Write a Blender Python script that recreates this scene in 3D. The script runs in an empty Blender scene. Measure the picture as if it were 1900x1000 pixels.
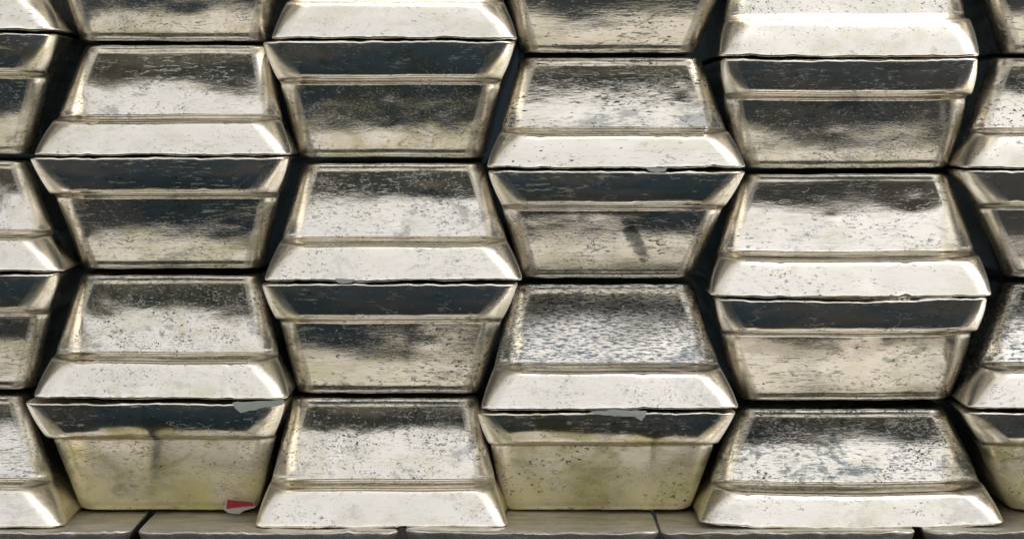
import bpy, math, random
from mathutils import Vector, noise

scene = bpy.context.scene
col = scene.collection
R = math.radians

# ------------------------------------------------------------------ camera
S = 0.00025                 # metres per photo pixel at the front plane of the stack
DIST = 4757.0               # camera distance in the same pixels (90 mm lens)
HORIZON = 235.0             # photo row at eye level
EYE = 0.262                 # camera height over the ground, metres
cam_d = bpy.data.cameras.new('camera')
cam = bpy.data.objects.new('camera', cam_d)
col.objects.link(cam)
cam.location = (0, -DIST * S, EYE)
cam.rotation_euler = (R(90), 0, 0)
cam_d.sensor_width = 36
cam_d.lens = 36 * DIST / 1900
cam_d.shift_y = -(500 - HORIZON) / 1900
cam_d.clip_start = 0.02
cam_d.clip_end = 5000
scene.camera = cam

# ------------------------------------------------------------------ sky, sun, exposure
SUN_EL, SUN_AZ = R(50), R(70)
w = bpy.data.worlds.new('World')
scene.world = w
w.use_nodes = True
nt = w.node_tree
bg = nt.nodes['Background']
sky = nt.nodes.new('ShaderNodeTexSky')
sky.sky_type = 'NISHITA'
sky.sun_disc = False
sky.sun_elevation = SUN_EL
sky.sun_rotation = SUN_AZ
sky.air_density = 1.0
sky.dust_density = 4.0
sky.ozone_density = 1.0
hsv = nt.nodes.new('ShaderNodeHueSaturation')      # overcast: the sky's own blue greyed evenly
hsv.inputs['Saturation'].default_value = 0.10
nt.links.new(sky.outputs[0], hsv.inputs['Color'])
nt.links.new(hsv.outputs[0], bg.inputs[0])
bg.inputs[1].default_value = 0.12
sd = bpy.data.lights.new('sun', 'SUN')
sd.energy = 0.5
sd.angle = R(90)
sd.color = (1.0, 0.95, 0.9)
sun = bpy.data.objects.new('sun', sd)
col.objects.link(sun)
sdir = Vector((math.sin(SUN_AZ) * math.cos(SUN_EL), math.cos(SUN_AZ) * math.cos(SUN_EL), math.sin(SUN_EL)))
sun.rotation_euler = (-sdir).to_track_quat('-Z', 'Y').to_euler()
sun.location = (0, 0, 5)
vs = scene.view_settings
vs.view_transform = 'Standard'
vs.look = 'None'
vs.gamma = 1.0
vs.exposure = 1.52

# ------------------------------------------------------------------ helpers
def at(x, y, d=0.0):
    """photo pixel -> world point on the upright plane d pixels behind the front of the stack"""
    k = S * (DIST + d) / DIST
    return ((x - 950) * k, d * S, EYE + (HORIZON - y) * k)

class NT:
    def __init__(self, name):
        self.m = bpy.data.materials.new(name)
        self.m.use_nodes = True
        self.t = self.m.node_tree
        self.b = self.t.nodes['Principled BSDF']
    def n(self, kind, **kw):
        o = self.t.nodes.new(kind)
        for k, v in kw.items():
            setattr(o, k, v)
        return o
    def put(self, sock, v):
        if hasattr(v, 'is_output') or isinstance(v, bpy.types.NodeSocket):
            self.t.links.new(v, sock)
        else:
            sock.default_value = v
    def math(self, op, a, b=0.0, clamp=False):
        o = self.n('ShaderNodeMath', operation=op, use_clamp=clamp)
        self.put(o.inputs[0], a); self.put(o.inputs[1], b)
        return o.outputs[0]
    def ramp(self, v, lo, hi, a=0.0, b=1.0, smooth=True):
        o = self.n('ShaderNodeMapRange', clamp=True)
        if smooth: o.interpolation_type = 'SMOOTHSTEP'
        self.put(o.inputs[0], v)
        for i, q in enumerate((lo, hi, a, b)): self.put(o.inputs[1 + i], q)
        return o.outputs[0]
    def vec(self, v, scale, off=(0, 0, 0)):
        o = self.n('ShaderNodeMapping')
        self.put(o.inputs[0], v)
        o.inputs['Scale'].default_value = scale
        o.inputs['Location'].default_value = off
        return o.outputs[0]
    def noise(self, v, scale, detail=4.0, rough=0.55, dist=0.0):
        o = self.n('ShaderNodeTexNoise')
        self.put(o.inputs['Vector'], v)
        o.inputs['Scale'].default_value = scale
        o.inputs['Detail'].default_value = detail
        o.inputs['Roughness'].default_value = rough
        o.inputs['Distortion'].default_value = dist
        return o.outputs[0]
    def mix(self, f, a, b):
        o = self.n('ShaderNodeMix', data_type='RGBA')
        self.put(o.inputs[0], f); self.put(o.inputs[6], a); self.put(o.inputs[7], b)
        return o.outputs[2]
    def objattr(self, name):
        o = self.n('ShaderNodeAttribute', attribute_type='OBJECT', attribute_name=name)
        return o.outputs['Fac']
    def geoattr(self, name):
        o = self.n('ShaderNodeAttribute', attribute_type='GEOMETRY', attribute_name=name)
        return o.outputs['Fac']

# ------------------------------------------------------------------ materials
def cast_metal():
    k = NT('cast_metal')
    tc = k.n('ShaderNodeTexCoord').outputs['Object']
    info = k.n('ShaderNodeObjectInfo').outputs['Random']
    off = k.n('ShaderNodeCombineXYZ')
    k.put(off.inputs[0], k.math('MULTIPLY', info, 7.0))
    k.put(off.inputs[1], k.math('MULTIPLY', info, 3.1))
    k.put(off.inputs[2], k.math('MULTIPLY', info, 5.3))
    add = k.n('ShaderNodeVectorMath', operation='ADD')
    k.put(add.inputs[0], tc); k.put(add.inputs[1], off.outputs[0])
    r2 = k.math('FRACT', k.math('MULTIPLY', info, 17.3))
    sc = k.n('ShaderNodeVectorMath', operation='SCALE')
    k.put(sc.inputs[0], add.outputs[0]); k.put(sc.inputs['Scale'], k.math('ADD', 0.72, k.math('MULTIPLY', r2, 0.62)))
    r3 = k.math('FRACT', k.math('MULTIPLY', info, 53.7))
    aniso = k.n('ShaderNodeCombineXYZ')
    k.put(aniso.inputs[0], k.math('ADD', 0.65, k.math('MULTIPLY', r3, 1.1)))
    aniso.inputs[1].default_value = 1.0; aniso.inputs[2].default_value = 1.0
    mul = k.n('ShaderNodeVectorMath', operation='MULTIPLY')
    k.put(mul.inputs[0], sc.outputs[0]); k.put(mul.inputs[1], aniso.outputs[0])
    P = mul.outputs[0]
    r4 = k.math('FRACT', k.math('MULTIPLY', info, 91.3))
    rim = k.geoattr('worn_rim')
    sep = k.n('ShaderNodeSeparateXYZ'); k.put(sep.inputs[0], tc); zobj = sep.outputs[2]
    mott = k.objattr('mottle')
    tarn = k.objattr('tarnish'); pit = k.objattr('pitting'); strk = k.objattr('streaking')
    zone = k.geoattr('end_face')          # 1 on the set-back end wall, 0 on the flange
    streak = k.noise(k.vec(P, (0.12, 1, 1)), 1250, 4, 0.7)
    streak_lo = k.noise(k.vec(P, (0.16, 1, 1)), 260, 4, 0.6, 0.3)
    grain = k.noise(k.vec(P, (0.55, 1, 1)), 1500, 3, 0.65)
    lumps = k.noise(k.vec(P, (0.5, 1, 1)), 420, 4, 0.65, 0.4)
    blot = k.noise(P, 38, 4, 0.6, 0.6)
    blot2 = k.noise(k.vec(P, (0.45, 1, 1), (3, 1, 2)), 70, 5, 0.62, 0.8)
    rough_patch = k.ramp(k.noise(k.vec(P, (0.5, 1, 1), (7, 3, 1)), 55, 4, 0.6, 0.5), 0.36, 0.66)
    # pits and specks, gathered in clusters
    pn = k.noise(k.vec(P, (0.5, 1, 1), (1, 5, 2)), 900, 3, 0.62, 0.5)
    cl = k.ramp(k.noise(k.vec(P, (0.7, 1, 1), (9, 2, 4)), 60, 3, 0.6), 0.34, 0.66)
    thr = k.math('SUBTRACT', 0.69, k.math('MULTIPLY', k.math('MULTIPLY', cl, pit), k.math('ADD', 0.10, k.math('MULTIPLY', zone, 0.10))))
    pits = k.ramp(k.math('SUBTRACT', pn, thr), 0.0, 0.09)
    big = k.noise(k.vec(P, (0.6, 1, 1), (3, 7, 5)), 300, 5, 0.68, 0.4)
    bth = k.math('SUBTRACT', 0.72, k.math('MULTIPLY', k.math('MULTIPLY', cl, zone), k.math('MULTIPLY', pit, 0.16)))
    pits = k.math('MAXIMUM', pits, k.math('MULTIPLY', k.ramp(k.math('SUBTRACT', big, bth), 0.0, 0.12), 0.85))
    # thin wandering cast lines
    ln = k.noise(k.vec(P, (0.40, 1, 1), (4, 4, 4)), 85, 4, 0.62, 0.3)
    lines = k.ramp(k.math('ABSOLUTE', k.math('SUBTRACT', ln, 0.5)), 0.0, 0.007, 1.0, 0.0)
    lmask = k.ramp(k.noise(P, 75, 2), 0.50, 0.62)
    lines = k.math('MULTIPLY', lines, lmask)
    dark = k.math('MAXIMUM', pits, k.math('MULTIPLY', lines, 0.75))
    # tarnish
    tf = k.math('MULTIPLY', k.ramp(blot2, 0.44, 0.66), tarn)
    c = k.mix(tf, (0.915, 0.852, 0.755, 1), (0.56, 0.53, 0.30, 1))
    rag = k.noise(k.vec(P, (0.5, 1, 1), (2, 2, 7)), 330, 4, 0.7, 0.3)
    sm = k.math('ADD', k.noise(k.vec(P, (0.55, 1, 1), (4, 8, 3)), 46, 6, 0.66, 0.7), k.math('MULTIPLY', k.math('SUBTRACT', rag, 0.5), 0.40))
    oil = k.math('MULTIPLY', k.ramp(k.math('ADD', sm, k.math('MULTIPLY', mott, 0.055)), 0.56, 0.665), k.math('ADD', 0.20, k.math('MULTIPLY', zone, k.math('ADD', 0.34, k.math('MULTIPLY', mott, 0.3)))))
    c = k.mix(oil, c, (0.20, 0.225, 0.225, 1))
    rust = k.math('MULTIPLY', k.ramp(k.math('ADD', k.noise(P, 62, 4, 0.6, 0.4), k.math('MULTIPLY', k.math('SUBTRACT', rag, 0.5), 0.3)), 0.64, 0.76), k.math('MULTIPLY', tarn, 0.9))
    c = k.mix(rust, c, (0.50, 0.35, 0.15, 1))
    sth = k.math('SUBTRACT', 0.585, k.math('MULTIPLY', strk, 0.06))
    sk = k.math('MULTIPLY', k.ramp(k.math('SUBTRACT', streak, sth), 0.0, 0.07), k.math('MULTIPLY', k.math('MINIMUM', strk, 1.0), k.math('ADD', 0.1, k.math('MULTIPLY', zone, 0.8))))
    c = k.mix(sk, c, (0.10, 0.135, 0.18, 1))
    fn = k.noise(k.vec(P, (0.42, 1, 1), (6, 2, 8)), 800, 5, 0.75, 0.3)
    fpatch = k.ramp(k.noise(k.vec(P, (0.55, 1, 1), (2, 8, 6)), 48, 5, 0.65, 0.4), 0.36, 0.64)
    fth = k.math('SUBTRACT', 0.66, k.math('MULTIPLY', fpatch, k.math('ADD', 0.105, k.math('MULTIPLY', zone, 0.03))))
    grime = k.math('MULTIPLY', k.ramp(k.math('SUBTRACT', fn, fth), 0.0, 0.06), 0.80)
    c = k.mix(grime, c, (0.13, 0.145, 0.14, 1))
    on = k.noise(k.vec(P, (0.14, 1, 1), (5, 9, 1)), 820, 4, 0.7, 0.2)
    opatch = k.ramp(k.noise(k.vec(P, (0.5, 1, 1), (8, 6, 3)), 42, 5, 0.65, 0.5), 0.38, 0.66)
    pale = k.math('MULTIPLY', k.ramp(k.math('SUBTRACT', on, k.math('SUBTRACT', 0.66, k.math('MULTIPLY', opatch, 0.13))), 0.0, 0.08), k.math('ADD', 0.15, k.math('MULTIPLY', r4, 0.55)))
    c = k.mix(pale, c, (0.48, 0.47, 0.35, 1))
    pa = k.math('MULTIPLY', k.ramp(k.noise(k.vec(P, (0.6, 1, 1), (1, 3, 9)), 45, 5, 0.65, 0.5), 0.30, 0.62, 0.35, 0.92), k.math('MULTIPLY', k.math('MULTIPLY', zone, k.ramp(k.math('ADD', zobj, k.math('MULTIPLY', k.math('SUBTRACT', blot2, 0.5), 0.03)), 0.006, 0.030, 1.0, 0.15)), k.objattr('patina')))
    c = k.mix(pa, c, k.mix(k.ramp(blot, 0.4, 0.62), (0.86, 0.77, 0.43, 1), (0.66, 0.60, 0.20, 1)))
    dz_ = k.math('SUBTRACT', zobj, 0.0195)
    du_ = k.math('ADD', k.math('SUBTRACT', sep.outputs[0], 0.0112), k.math('MULTIPLY', dz_, 0.42))
    dd_ = k.math('ADD', k.math('POWER', k.math('ABSOLUTE', k.math('DIVIDE', du_, 0.0042)), 2.0), k.math('POWER', k.math('ABSOLUTE', k.math('DIVIDE', dz_, 0.0125)), 2.0))
    dd_ = k.math('ADD', dd_, k.math('MULTIPLY', k.math('SUBTRACT', rag, 0.5), 3.2))
    smu = k.math('MULTIPLY', k.ramp(dd_, 0.25, 1.2, 0.85, 0.0), k.objattr('smudge'))
    c = k.mix(smu, c, (0.075, 0.085, 0.085, 1))
    c = k.mix(dark, c, (0.045, 0.055, 0.06, 1))
    ox = k.math('MULTIPLY', k.ramp(blot2, 0.30, 0.62, 0.62, 1.0), k.objattr('oxide'))
    c = k.mix(ox, c, (0.085, 0.070, 0.058, 1))
    k.put(k.b.inputs['Base Color'], c)
    k.put(k.b.inputs['Metallic'], k.math('SUBTRACT', k.math('SUBTRACT', 1.0, k.math('MULTIPLY', dark, 0.6)), k.math('ADD', k.math('MULTIPLY', pale, 0.9), k.math('ADD', k.math('MULTIPLY', pa, 0.8), k.math('MULTIPLY', ox, 0.6))), True))
    r = k.math('ADD', 0.06, k.math('MULTIPLY', k.ramp(blot2, 0.35, 0.7), 0.06))
    r = k.math('ADD', r, k.math('MULTIPLY', k.ramp(grain, 0.4, 0.7), 0.05))
    r = k.math('ADD', r, k.math('MULTIPLY', dark, 0.35))
    r = k.math('ADD', r, k.math('ADD', k.math('MULTIPLY', grime, 0.12), k.math('MULTIPLY', k.math('MAXIMUM', k.math('MAXIMUM', pale, pa), ox), 0.35)), True)
    k.put(k.b.inputs['Roughness'], r)
    r = k.math('ADD', r, k.math('MULTIPLY', rim, 0.20), True)
    k.put(k.b.inputs['Roughness'], r)
    # relief
    amp = k.math('ADD', 0.25, k.math('MULTIPLY', zone, 0.75))
    h = k.math('MULTIPLY', streak, k.math('MULTIPLY', amp, k.math('ADD', 0.18, k.math('MULTIPLY', strk, 0.34))))
    h = k.math('ADD', h, k.math('MULTIPLY', grain, k.math('MULTIPLY', amp, k.math('ADD', 0.10, k.math('MULTIPLY', rough_patch, 0.22)))))
    h = k.math('ADD', h, k.math('MULTIPLY', streak_lo, k.math('MULTIPLY', amp, 0.22)))
    lz = k.math('MULTIPLY', k.math('MULTIPLY', lumps, zone), k.math('MULTIPLY', rough_patch, k.math('ADD', 0.15, k.math('MULTIPLY', pit, 0.9))))
    h = k.math('ADD', h, lz)
    h = k.math('SUBTRACT', h, k.math('MULTIPLY', dark, 0.30))
    bp = k.n('ShaderNodeBump')
    bp.inputs['Strength'].default_value = 1.0
    bp.inputs['Distance'].default_value = 0.00009
    k.put(bp.inputs['Height'], h)
    k.put(k.b.inputs['Normal'], bp.outputs[0])
    return k.m

def ground_mat():
    k = NT('yard_asphalt')
    tc = k.n('ShaderNodeTexCoord').outputs['Object']
    a = k.noise(tc, 220, 4, 0.6)
    b = k.noise(tc, 14, 6, 0.65, 0.6)
    d = k.ramp(k.noise(tc, 9, 5, 0.62, 0.5), 0.42, 0.62)
    c = k.mix(k.math('MULTIPLY', a, b), (0.007, 0.015, 0.022, 1), (0.019, 0.030, 0.038, 1))
    c = k.mix(k.math('MULTIPLY', d, 0.8), c, (0.036, 0.033, 0.030, 1))
    k.put(k.b.inputs['Base Color'], c)
    k.put(k.b.inputs['Roughness'], 0.9)
    k.put(k.b.inputs['Specular IOR Level'], 0.1)
    bp = k.n('ShaderNodeBump'); bp.inputs['Distance'].default_value = 0.004
    k.put(bp.inputs['Height'], a); k.put(k.b.inputs['Normal'], bp.outputs[0])
    return k.m

def backdrop_mat():
    k = NT('gap_backdrop')
    tc = k.n('ShaderNodeTexCoord').outputs['Object']
    a = k.noise(tc, 12, 6, 0.6)
    k.put(k.b.inputs['Base Color'], k.mix(a, (0.003, 0.011, 0.016, 1), (0.008, 0.019, 0.025, 1)))  # dark teal of the shaded gaps, put into the backdrop colour
    k.put(k.b.inputs['Roughness'], 0.9)
    return k.m

def plain(name, rgb, rough=0.6):
    k = NT(name)
    tc = k.n('ShaderNodeTexCoord').outputs['Object']
    a = k.noise(tc, 400, 4, 0.6)
    k.put(k.b.inputs['Base Color'], k.mix(a, tuple(v * 0.75 for v in rgb) + (1,), tuple(rgb) + (1,)))
    k.put(k.b.inputs['Roughness'], rough)
    return k.m

METAL = cast_metal()
GROUND = ground_mat()
BACKDROP = backdrop_mat()
RED = plain('red_print', (0.30, 0.008, 0.014))
PAPER = plain('white_paper', (0.40, 0.35, 0.30))
FLASH = plain('dull_flash', (0.26, 0.275, 0.24), 0.45)

def tag(o, label=None, cat=None, group=None, kind=None):
    if label: o['label'] = label
    if cat: o['category'] = cat
    if group: o['group'] = group
    if kind: o['kind'] = kind
    return o

def mesh_obj(name, verts, faces, mat, parent=None, smooth=True, loc=(0, 0, 0), attr=None, rim=None):
    me = bpy.data.meshes.new(name)
    me.from_pydata(verts, [], faces)
    me.update()
    if attr is not None:
        a = me.attributes.new('end_face', 'FLOAT', 'POINT')
        a.data.foreach_set('value', attr)
        a = me.attributes.new('worn_rim', 'FLOAT', 'POINT')
        a.data.foreach_set('value', rim)
    if smooth:
        me.polygons.foreach_set('use_smooth', [True] * len(me.polygons))
    me.materials.append(mat)
    o = bpy.data.objects.new(name, me)
    col.objects.link(o)
    o.location = loc
    o.parent = parent
    return o

# ------------------------------------------------------------------ setting
g = 400.0
gr = mesh_obj('ground', [(-g, -g, 0), (g, -g, 0), (g, g, 0), (-g, g, 0)], [(0, 1, 2, 3)], GROUND, smooth=False)
tag(gr, kind='structure')

DEPTH_LEN = 0.42            # ingot length, metres
wy = DEPTH_LEN + 1.1  # unseen wall, added so the gaps between ingots show dark teal
wl = mesh_obj('wall', [(-4, wy, 0), (4, wy, 0), (4, wy + .2, 0), (-4, wy + .2, 0),
                       (-4, wy, 2.6), (4, wy, 2.6), (4, wy + .2, 2.6), (-4, wy + .2, 2.6)],
              [(0, 1, 5, 4), (1, 2, 6, 5), (2, 3, 7, 6), (3, 0, 4, 7), (4, 5, 6, 7), (0, 3, 2, 1)], BACKDROP, smooth=False)
tag(wl, kind='structure')

# ------------------------------------------------------------------ ingots
D_RECESS = 190.0            # how far the narrow face sits behind the front plane, px

def lerp(a, b, t): return a + (b - a) * t

def make_ingot(up, xn, yn, xw, yw, label, seed, group, ledge=0.665, L=46.0, lean=0.0, D=D_RECESS, front=0.0,
               sag=0.0, tarnish=0.3, pitting=0.4, streaking=0.3, r_face=34.0, r_fl=50.0, oxide=0.0, patina=0.0, mottle=0.0, smudge=0.0, bulge=1.0, wob=1.0, rag=1.0):
    """up: wide face down. xn/xw: (left, right) photo columns of the narrow and wide face, yn/yw their rows."""
    rnd = random.Random(seed)
    kn = (DIST + front + D) / DIST
    kw_ = (DIST + front) / DIST
    zn = (HORIZON - yn) * kn; zw = (HORIZON - yw) * kw_
    H = abs(zw - zn)
    sgn = -1.0 if up else 1.0
    an = (xn[1] - xn[0]) * kn / 2; aw = (xw[1] - xw[0]) * kw_ / 2
    cn = ((xn[0] + xn[1]) / 2 - 950) * kn; cw = ((xw[0] + xw[1]) / 2 - 950) * kw_
    zl = H * ledge
    fl = H - zl                                  # flange height
    # profile levels: (height from narrow face, protrusion, side inset, radius, end_face weight)
    # draft of the end wall: shaped row by row so the reflected bands fall alike
    row_draft = (yn - HORIZON) / 166.0
    draft = (31.0 + row_draft if up else 31.6 - row_draft) + lean + rnd.uniform(-0.7, 0.7)
    d_face = zl * math.tan(R(draft))
    L = D - d_face - fl * 0.47                   # protrusion gained on the end wall
    lev = []
    re = 7.0
    for i in range(6):                           # rolled edge at the narrow face
        a = math.pi / 2 * i / 5
        lev.append((re * (1 - math.cos(a)), -re * (1 - math.sin(a)), re * (1 - math.sin(a)), r_face, 1.0))
    n = 22
    for i in range(1, n + 1):
        t = i / n
        z = lerp(re, zl - 9, t)
        bow = (2.0 if up else -0.3) * math.sin(math.pi * t)       # the wall is very slightly full
        lev.append((z, d_face * (z / zl) + bow, 6.0 * z / zl, lerp(r_face, r_face * 0.9, t), 1.0))
    base = d_face * (zl - 9) / zl
    # cove, shelf and rolled shelf edge
    for zz, dd, wgt in ((-6.0, 1.6, .8), (-3.5, 4.5, .5), (-1.2, 9.5, .2), (0.6, 15.0, 0), (2.2, 24.0, 0), (4.6, L - 6, 0),
                        (7.0, L + 1.5, 0), (10.0, L + 6.0, 0), (13.5, L + 9.5, 0), (17.5, L + 12.5, 0)):
        lev.append((zl + zz, base + dd, 6.0 if zz < 0 else 6.5 - 2.5 * (zz / 17.5) ** 1.5, lerp(r_face, r_fl, min(1, dd / L)), wgt))
    z0, p0 = lev[-1][0], lev[-1][1]
    n = 12
    for i in range(1, n + 1):
        t = i / n
        z = lerp(z0, H - 4.5, t)
        p = lerp(p0, D - 1.5, t) + 2.0 * math.sin(math.pi * t)
        lev.append((z, p, 4.0 * (1 - t) ** 2.2, lerp(r_fl, r_fl * 0.6, t), 0.0))
    for i in range(1, 5):
        a = math.pi / 2 * i / 4
        lev.append((H - 4.5 * (1 - math.sin(a)), D - 1.5 + 1.5 * math.sin(a) - 4.0 * (1 - math.cos(a)), 4.0 * (1 - math.cos(a)), r_fl * 0.6, 0.0))
    Lpx = DEPTH_LEN / S
    NF, NC, NS = 72, 7, 8
    verts, attr, rimw = [], [], []
    o3 = Vector((rnd.uniform(0, 500), rnd.uniform(0, 500), rnd.uniform(0, 500)))
    tilt = rnd.uniform(-1, 1) * 0.004
    yaw = rnd.uniform(-1, 1) * 0.006
    dents = []
    for _ in range(rnd.randint(4, 7)):           # knocks and shrink hollows
        hz = rnd.choice((rnd.uniform(0.1, 0.62), rnd.uniform(0.1, 0.62), rnd.uniform(0.76, 0.97))) * H
        dents.append((rnd.uniform(-0.9, 0.9) * aw, hz, rnd.uniform(14, 42), rnd.uniform(9, 20), rnd.uniform(-1.0, 2.2)))
    for (z, p, ins, r, wgt) in lev:
        t = z / H
        a = lerp(an, aw, t) - ins + bulge * math.sin(math.pi * t)
        cx = lerp(cn, cw, t)
        f = front + D - p
        bk = front + Lpx - D + p
        pts = []
        for i in range(NS):
            pts.append((-a, lerp((f + bk) / 2, f + r, (i / NS) ** 0.6)))
        for i in range(NC):
            th = math.pi / 2 * i / (NC - 1)
            pts.append((-a + r - r * math.cos(th), f + r - r * math.sin(th)))
        for i in range(1, NF):
            pts.append((lerp(-a + r, a - r, i / NF), f))
        for i in range(NC):
            th = math.pi / 2 * (1 - i / (NC - 1))
            pts.append((a - r + r * math.cos(th), f + r - r * math.sin(th)))
        for i in range(1, NS + 1):
            pts.append((a, lerp(f + r, (f + bk) / 2, (i / NS) ** 1.6)))
        for th in (0, 45, 90):
            pts.append((a - r + r * math.cos(R(th)), bk - r + r * math.sin(R(th))))
        for th in (90, 135, 180):
            pts.append((-a + r + r * math.cos(R(th)), bk - r + r * math.sin(R(th))))
        edge_w = max(0.0, 1 - (H - z) / 9.0)
        edge_n = max(0.0, 1 - z / 8.0)
        for ip, (x, y) in enumerate(pts):
            q = Vector((x / 150, y / 150, z / 60)) + o3
            q2 = Vector((x / 38, y / 38, z / 20)) + o3
            q3 = Vector((x / 11, 3.3, 1.7)) + o3
            dy = wob * (2.4 * noise.noise(q) + 0.28 * noise.noise(q2))
            dx = wob * 1.2 * noise.noise(q + Vector((31, 7, 3)))
            dz = wob * 1.3 * noise.noise(Vector((x / 130, 2.2, z / 90)) + o3)
            for (ex, ez, rx_, rz_, am) in dents:
                g2 = ((x - ex) / rx_) ** 2 + ((z - ez) / rz_) ** 2
                if g2 < 6: dy += am * math.exp(-g2)
            shelf_w = max(0.0, 1 - abs(z - zl - 7) / 10.0)
            chip = max(0.0, noise.noise(Vector((x / 17, 8.1, 4.4)) + o3) - 0.28)
            dy += rag * 9.0 * chip * max(0.7 * shelf_w, edge_w)
            # ragged cast edge along the wide face, softer along the narrow one
            dz += rag * edge_w * (3.0 * noise.noise(q2 * 0.8) + 1.6 * noise.noise(q3))
            dy -= rag * edge_w * max(0.0, 3.5 * noise.noise(q2 * 0.7 + Vector((5, 5, 5))))
            dz += edge_n * 1.2 * noise.noise(q2)
            u = min(1.0, abs(x) / max(a, 1))
            sg = sag * (1 - u * u) * t
            X = cx + x + dx
            Z = zn + sgn * (z + dz + (sg if up else -sg)) + X * 0
            Z += (x * tilt)
            Y = y + dy + x * yaw
            verts.append(Vector((X, Y, Z)) * S)
            attr.append(wgt)
            corner = NS <= ip < NS + NC or NS + NC + NF - 1 <= ip < NS + 2 * NC + NF - 1
            roll = abs(z - zl - 7) < 9 or z > H - 5 or z < re
            rimw.append(1.0 if corner else (0.25 if roll else 0.0))
    npl = len(pts)
    faces = []
    for j in range(len(lev) - 1):
        for i in range(npl):
            i2 = (i + 1) % npl
            q = (j * npl + i, j * npl + i2, (j + 1) * npl + i2, (j + 1) * npl + i)
            faces.append(q[::-1] if up else q)
    n0 = tuple(range(npl)); n1 = tuple(range((len(lev) - 1) * npl, len(lev) * npl))
    faces.append(n0 if up else n0[::-1])
    faces.append(n1[::-1] if up else n1)
    zc = (zn if not up else zw) * S
    org = Vector(((cn + cw) / 2 * S, DEPTH_LEN / 2 + front * S, zc))
    o = mesh_obj('metal_ingot', [v - org for v in verts], faces, METAL, attr=attr, rim=rimw, loc=org + Vector((0, 0, EYE)))
    tag(o, label, 'ingot', group)
    o['tarnish'] = tarnish; o['pitting'] = pitting; o['streaking'] = streaking; o['oxide'] = oxide; o['patina'] = patina; o['mottle'] = mottle; o['smudge'] = smudge
    return o

G1 = 'cast metal ingots stacked in interlocking columns'
U, I = True, False
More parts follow.
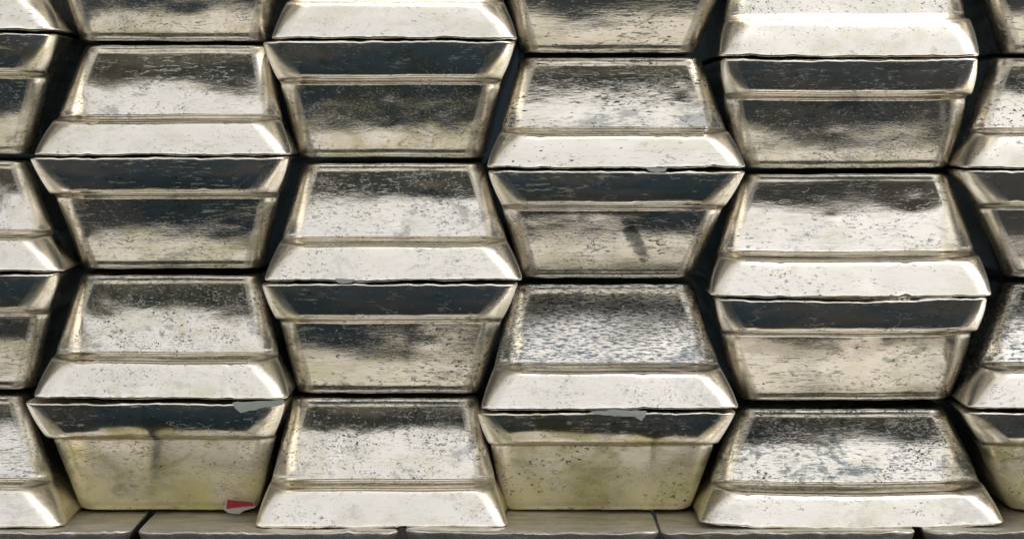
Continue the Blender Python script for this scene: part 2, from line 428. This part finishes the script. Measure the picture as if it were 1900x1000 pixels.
# (wide face down?, narrow left/right, narrow row, wide left/right, wide row, label, options)
ROWS = [
    # left-edge column
    (U, (-275, 48), -140, (-360, 106), 57, 'ingot cut off at top left corner, only its bright lower lip showing', {}),
    (I, (-280, 52), 287, (-365, 100), 62, 'ingot on the left edge, smeared grey-green over its lower end wall', dict(tarnish=.6)),
    (U, (-285, 48), 299, (-358, 114), 504, 'narrow-side-up ingot on the left edge with a few small dark pits', dict(pitting=.5)),
    (I, (-280, 58), 722, (-365, 103), 509, 'darkest ingot on the left edge with a pale patch low on its end', dict(tarnish=.5, streaking=.7)),
    (U, (-290, 45), 733, (-360, 118), 979, 'narrow-side-up ingot in the bottom left corner with finely brushed end', dict(streaking=.8, r_fl=54)),
    # second column
    (I, (145, 492), 77, (50, 540), -140, 'ingot cut off by the top edge with rusty spots, second column from left', dict(tarnish=.5)),
    (U, (154, 496), 84, (58, 537), 289, 'upper ingot of second column, thin crooked cracks across its bright lower lip', dict(pitting=.35, lean=2.6)),
    (I, (150, 484), 499, (50, 533), 293, 'ingot with yellow-brown blotches low on its end, mid second column from left', dict(tarnish=.5, streaking=.55)),
    (U, (146, 482), 510, (57, 533), 740, 'ingot with an amber stained top rim and black-pitted lower lip, second column', dict(pitting=.7, tarnish=.4, lean=2.2)),
    (I, (146, 474), 946, (42, 528), 748, 'ingot with yellow-green end above the red paper scrap, foot of second column', dict(tarnish=.9, patina=1.0)),
    # third column
    (U, (570, 900), -140, (502, 960), 72, 'ingot cut off by the top edge with long wavy crack, third column', dict(pitting=.5)),
    (I, (553, 894), 293, (485, 957), 77, 'ingot with dark mottled end and scratched dark lip, upper third column', dict(tarnish=.6, pitting=.5)),
    (U, (560, 896), 303, (488, 970), 521, 'ingot at the middle of third column with clean bright lip and lightly pitted end', dict(lean=0.6, pitting=.6, tarnish=.15)),
    (I, (550, 888), 730, (482, 962), 527, 'ingot with flaky grained cream end under a smooth dark lip, lower third column', dict(tarnish=.45, pitting=.6, streaking=.5)),
    (U, (540, 884), 738, (470, 943), 979, 'ingot standing on the base layer at foot of third column, pitted end', dict(pitting=.6, r_fl=36, lean=1.6)),
    # fourth column
    (I, (968, 1292), 99, (905, 1390), -115, 'ingot cut off by the top edge with smooth pinkish lower end, fourth column', dict(tarnish=.45)),
    (U, (964, 1302), 107, (903, 1387), 312, 'heavily speckled ingot with small burr on its lip edge, upper fourth column', dict(pitting=.9, lean=1.0)),
    (I, (968, 1285), 516, (905, 1386), 318, 'ingot with a black diagonal smudge on its cream end, fourth column', dict(tarnish=.4, streaking=.4, lean=4.2, smudge=1.0)),
    (U, (953, 1287), 527, (892, 1373), 760, 'ingot with blue-grey brushed end wall, lower fourth column', dict(streaking=1.6, pitting=.2, tarnish=.1, lean=2.0)),
    (I, (936, 1282), 946, (884, 1368), 766, 'mossy yellow ingot with torn grey flash on its rim, foot of fourth column', dict(tarnish=1.0, pitting=.6, patina=1.0)),
    # fifth column
    (U, (1380, 1762), -110, (1338, 1822), 104, 'ingot cut off by the top edge, evenly speckled, fifth column from left', dict(pitting=.7, sag=2, bulge=9)),
    (I, (1380, 1762), 313, (1342, 1818), 109, 'ingot with streaked dark band under its lip, upper fifth column', dict(streaking=.6, bulge=14, sag=3, tarnish=.4, r_fl=40)),
    (U, (1380, 1762), 322, (1318, 1845), 549, 'ingot with broad bright lip, sagging rim and faint creases, middle of fifth column', dict(sag=4, bulge=9, pitting=.3, r_fl=44)),
    (I, (1380, 1764), 743, (1330, 1835), 554, 'ingot with broad plain cream end and shallow dark lip, lower fifth column', dict(sag=5, bulge=12, lean=3.0, tarnish=.3, pitting=.2, r_fl=40)),
    (U, (1372, 1756), 758, (1298, 1868), 973, 'blotchy pitted ingot with bowed lower lip on the base layer, fifth column', dict(sag=9, bulge=5, mottle=1.0, pitting=.8, streaking=.8, r_fl=48)),
    # right-edge column
    (I, (1868, 2192), 99, (1800, 2285), -115, 'ingot cut off in the top right corner', dict(tarnish=.4)),
    (U, (1850, 2195), 107, (1792, 2255), 312, 'speckled narrow-side-up ingot on the right edge, upper of two', dict(pitting=.8, bulge=5)),
    (I, (1872, 2190), 516, (1790, 2258), 318, 'ingot on the right edge with smooth dark lip and rounded lip corner', dict(tarnish=.4, streaking=.4)),
    (U, (1868, 2192), 527, (1798, 2262), 760, 'narrow-side-up ingot on the right edge with blue-grey brushed end', dict(streaking=1.4, tarnish=.1)),
    (I, (1878, 2200), 946, (1792, 2262), 766, 'yellow-stained ingot in the lower right corner with scuffed pale lip', dict(tarnish=1.0, pitting=.6, patina=.9)),
]
INGOTS = []
for i, (up, xn, yn, xw, yw, label, opt) in enumerate(ROWS):
    INGOTS.append(make_ingot(up, xn, yn, xw, yw, label, 100 + i, G1, **opt))

# base layer, wide faces up, standing further forward
G2 = 'base layer ingots under the stack'
BF = -45.0
kb = (DIST + BF) / DIST
ZB = 745.0                                         # px below eye level of the base layer's top
BASE = [(-235, 241, 'base ingot under the left corner of the stack, left of the slanting gap'),
        (252, 738, 'base ingot beneath the red paper scrap, between two gaps'),
        (750, 1225, 'base ingot under the middle of the stack'),
        (1227, 1702, 'base ingot under the bowed ingot of fifth column'),
        (1716, 2190, 'base ingot in the bottom right corner')]
for i, (x0, x1, label) in enumerate(BASE):
    yw = HORIZON + ZB / kb
    kn = (DIST + BF + D_RECESS) / DIST
    yn = HORIZON + (ZB + 210) / kn
    make_ingot(I, (x0 + 70, x1 - 70), yn, (x0, x1), yw, label, 300 + i, G2, front=BF, tarnish=.5, pitting=.5, streaking=.5, rag=1.4, oxide=0.5)

# ------------------------------------------------------------------ slivers of flash left on the rims
def sliver(parent, pts, d0, d1, seed, mat):
    """thin torn sheet of metal hanging off a rim; pts are photo pixels, top edge at depth d0, bottom at d1"""
    y0 = min(p[1] for p in pts); y1 = max(p[1] for p in pts)
    rnd = random.Random(seed)
    f, b = [], []
    dense = []
    for i, p in enumerate(pts):
        q = pts[(i + 1) % len(pts)]
        m = max(1, int(math.hypot(q[0] - p[0], q[1] - p[1]) / 9))
        for j in range(m):
            t = j / m
            dense.append((lerp(p[0], q[0], t) + rnd.uniform(-1, 1), lerp(p[1], q[1], t) + rnd.uniform(-.9, .9)))
    for (x, y) in dense:
        d = lerp(d0, d1, (y - y0) / (y1 - y0)) + rnd.uniform(-.6, .6)
        f.append(Vector(at(x, y, d)) - parent.location)
        b.append(Vector(at(x, y, d + 2.5)) - parent.location)
    n = len(dense)
    faces = [tuple(range(n)), tuple(range(2 * n - 1, n - 1, -1))]
    faces += [((i + 1) % n, i, n + i, n + (i + 1) % n) for i in range(n)]
    o = mesh_obj('casting_flash', f + b, faces, mat, parent=parent, smooth=False)
    return o

sliver(INGOTS[19], [(1095, 763), (1150, 760), (1199, 762), (1199, 770), (1191, 781), (1178, 773), (1140, 772), (1110, 768)], -4, -10, 1, FLASH)
sliver(INGOTS[9], [(430, 746), (480, 744), (528, 741), (524, 751), (482, 758), (446, 765), (436, 757)], -4, -9, 2, FLASH)
sliver(INGOTS[16], [(1198, 312), (1238, 312), (1234, 318), (1218, 321), (1204, 318)], -3, -6, 3, FLASH)
sliver(INGOTS[12], [(622, 517), (658, 518), (652, 525), (636, 527), (626, 523)], -3, -6, 4, FLASH)

# ------------------------------------------------------------------ paper scrap caught under an ingot
def sheet(name, pts, mat, parent=None, t=0.0004):
    f = [Vector(p) for p in pts]
    b = [p + Vector((0, t, 0)) for p in f]
    n = len(f)
    faces = [tuple(range(n))[::-1], tuple(range(n, 2 * n))]
    faces += [(i, (i + 1) % n, n + (i + 1) % n, n + i) for i in range(n)]
    org = sum(f, Vector()) / n if parent is None else parent.location
    return mesh_obj(name, [v - org for v in f + b], faces, mat, parent=parent, smooth=False, loc=org if parent is None else (0, 0, 0))

ps = sheet('paper_scrap', [at(421, 926, 166), at(470, 931, 166), at(474, 941, 160), at(452, 947, 152), at(444, 953, 146), at(424, 951, 146), at(414, 944, 152)], PAPER)
tag(ps, 'small crumpled scrap of red and white paper caught under the yellow-green ingot', 'paper scrap')
sheet('red_print', [at(422, 926.5, 164.5), at(468, 931, 164.5), at(472, 937.5, 159.5), at(450, 939, 156), at(420, 943, 150.8)], RED, parent=ps, t=0.0001)
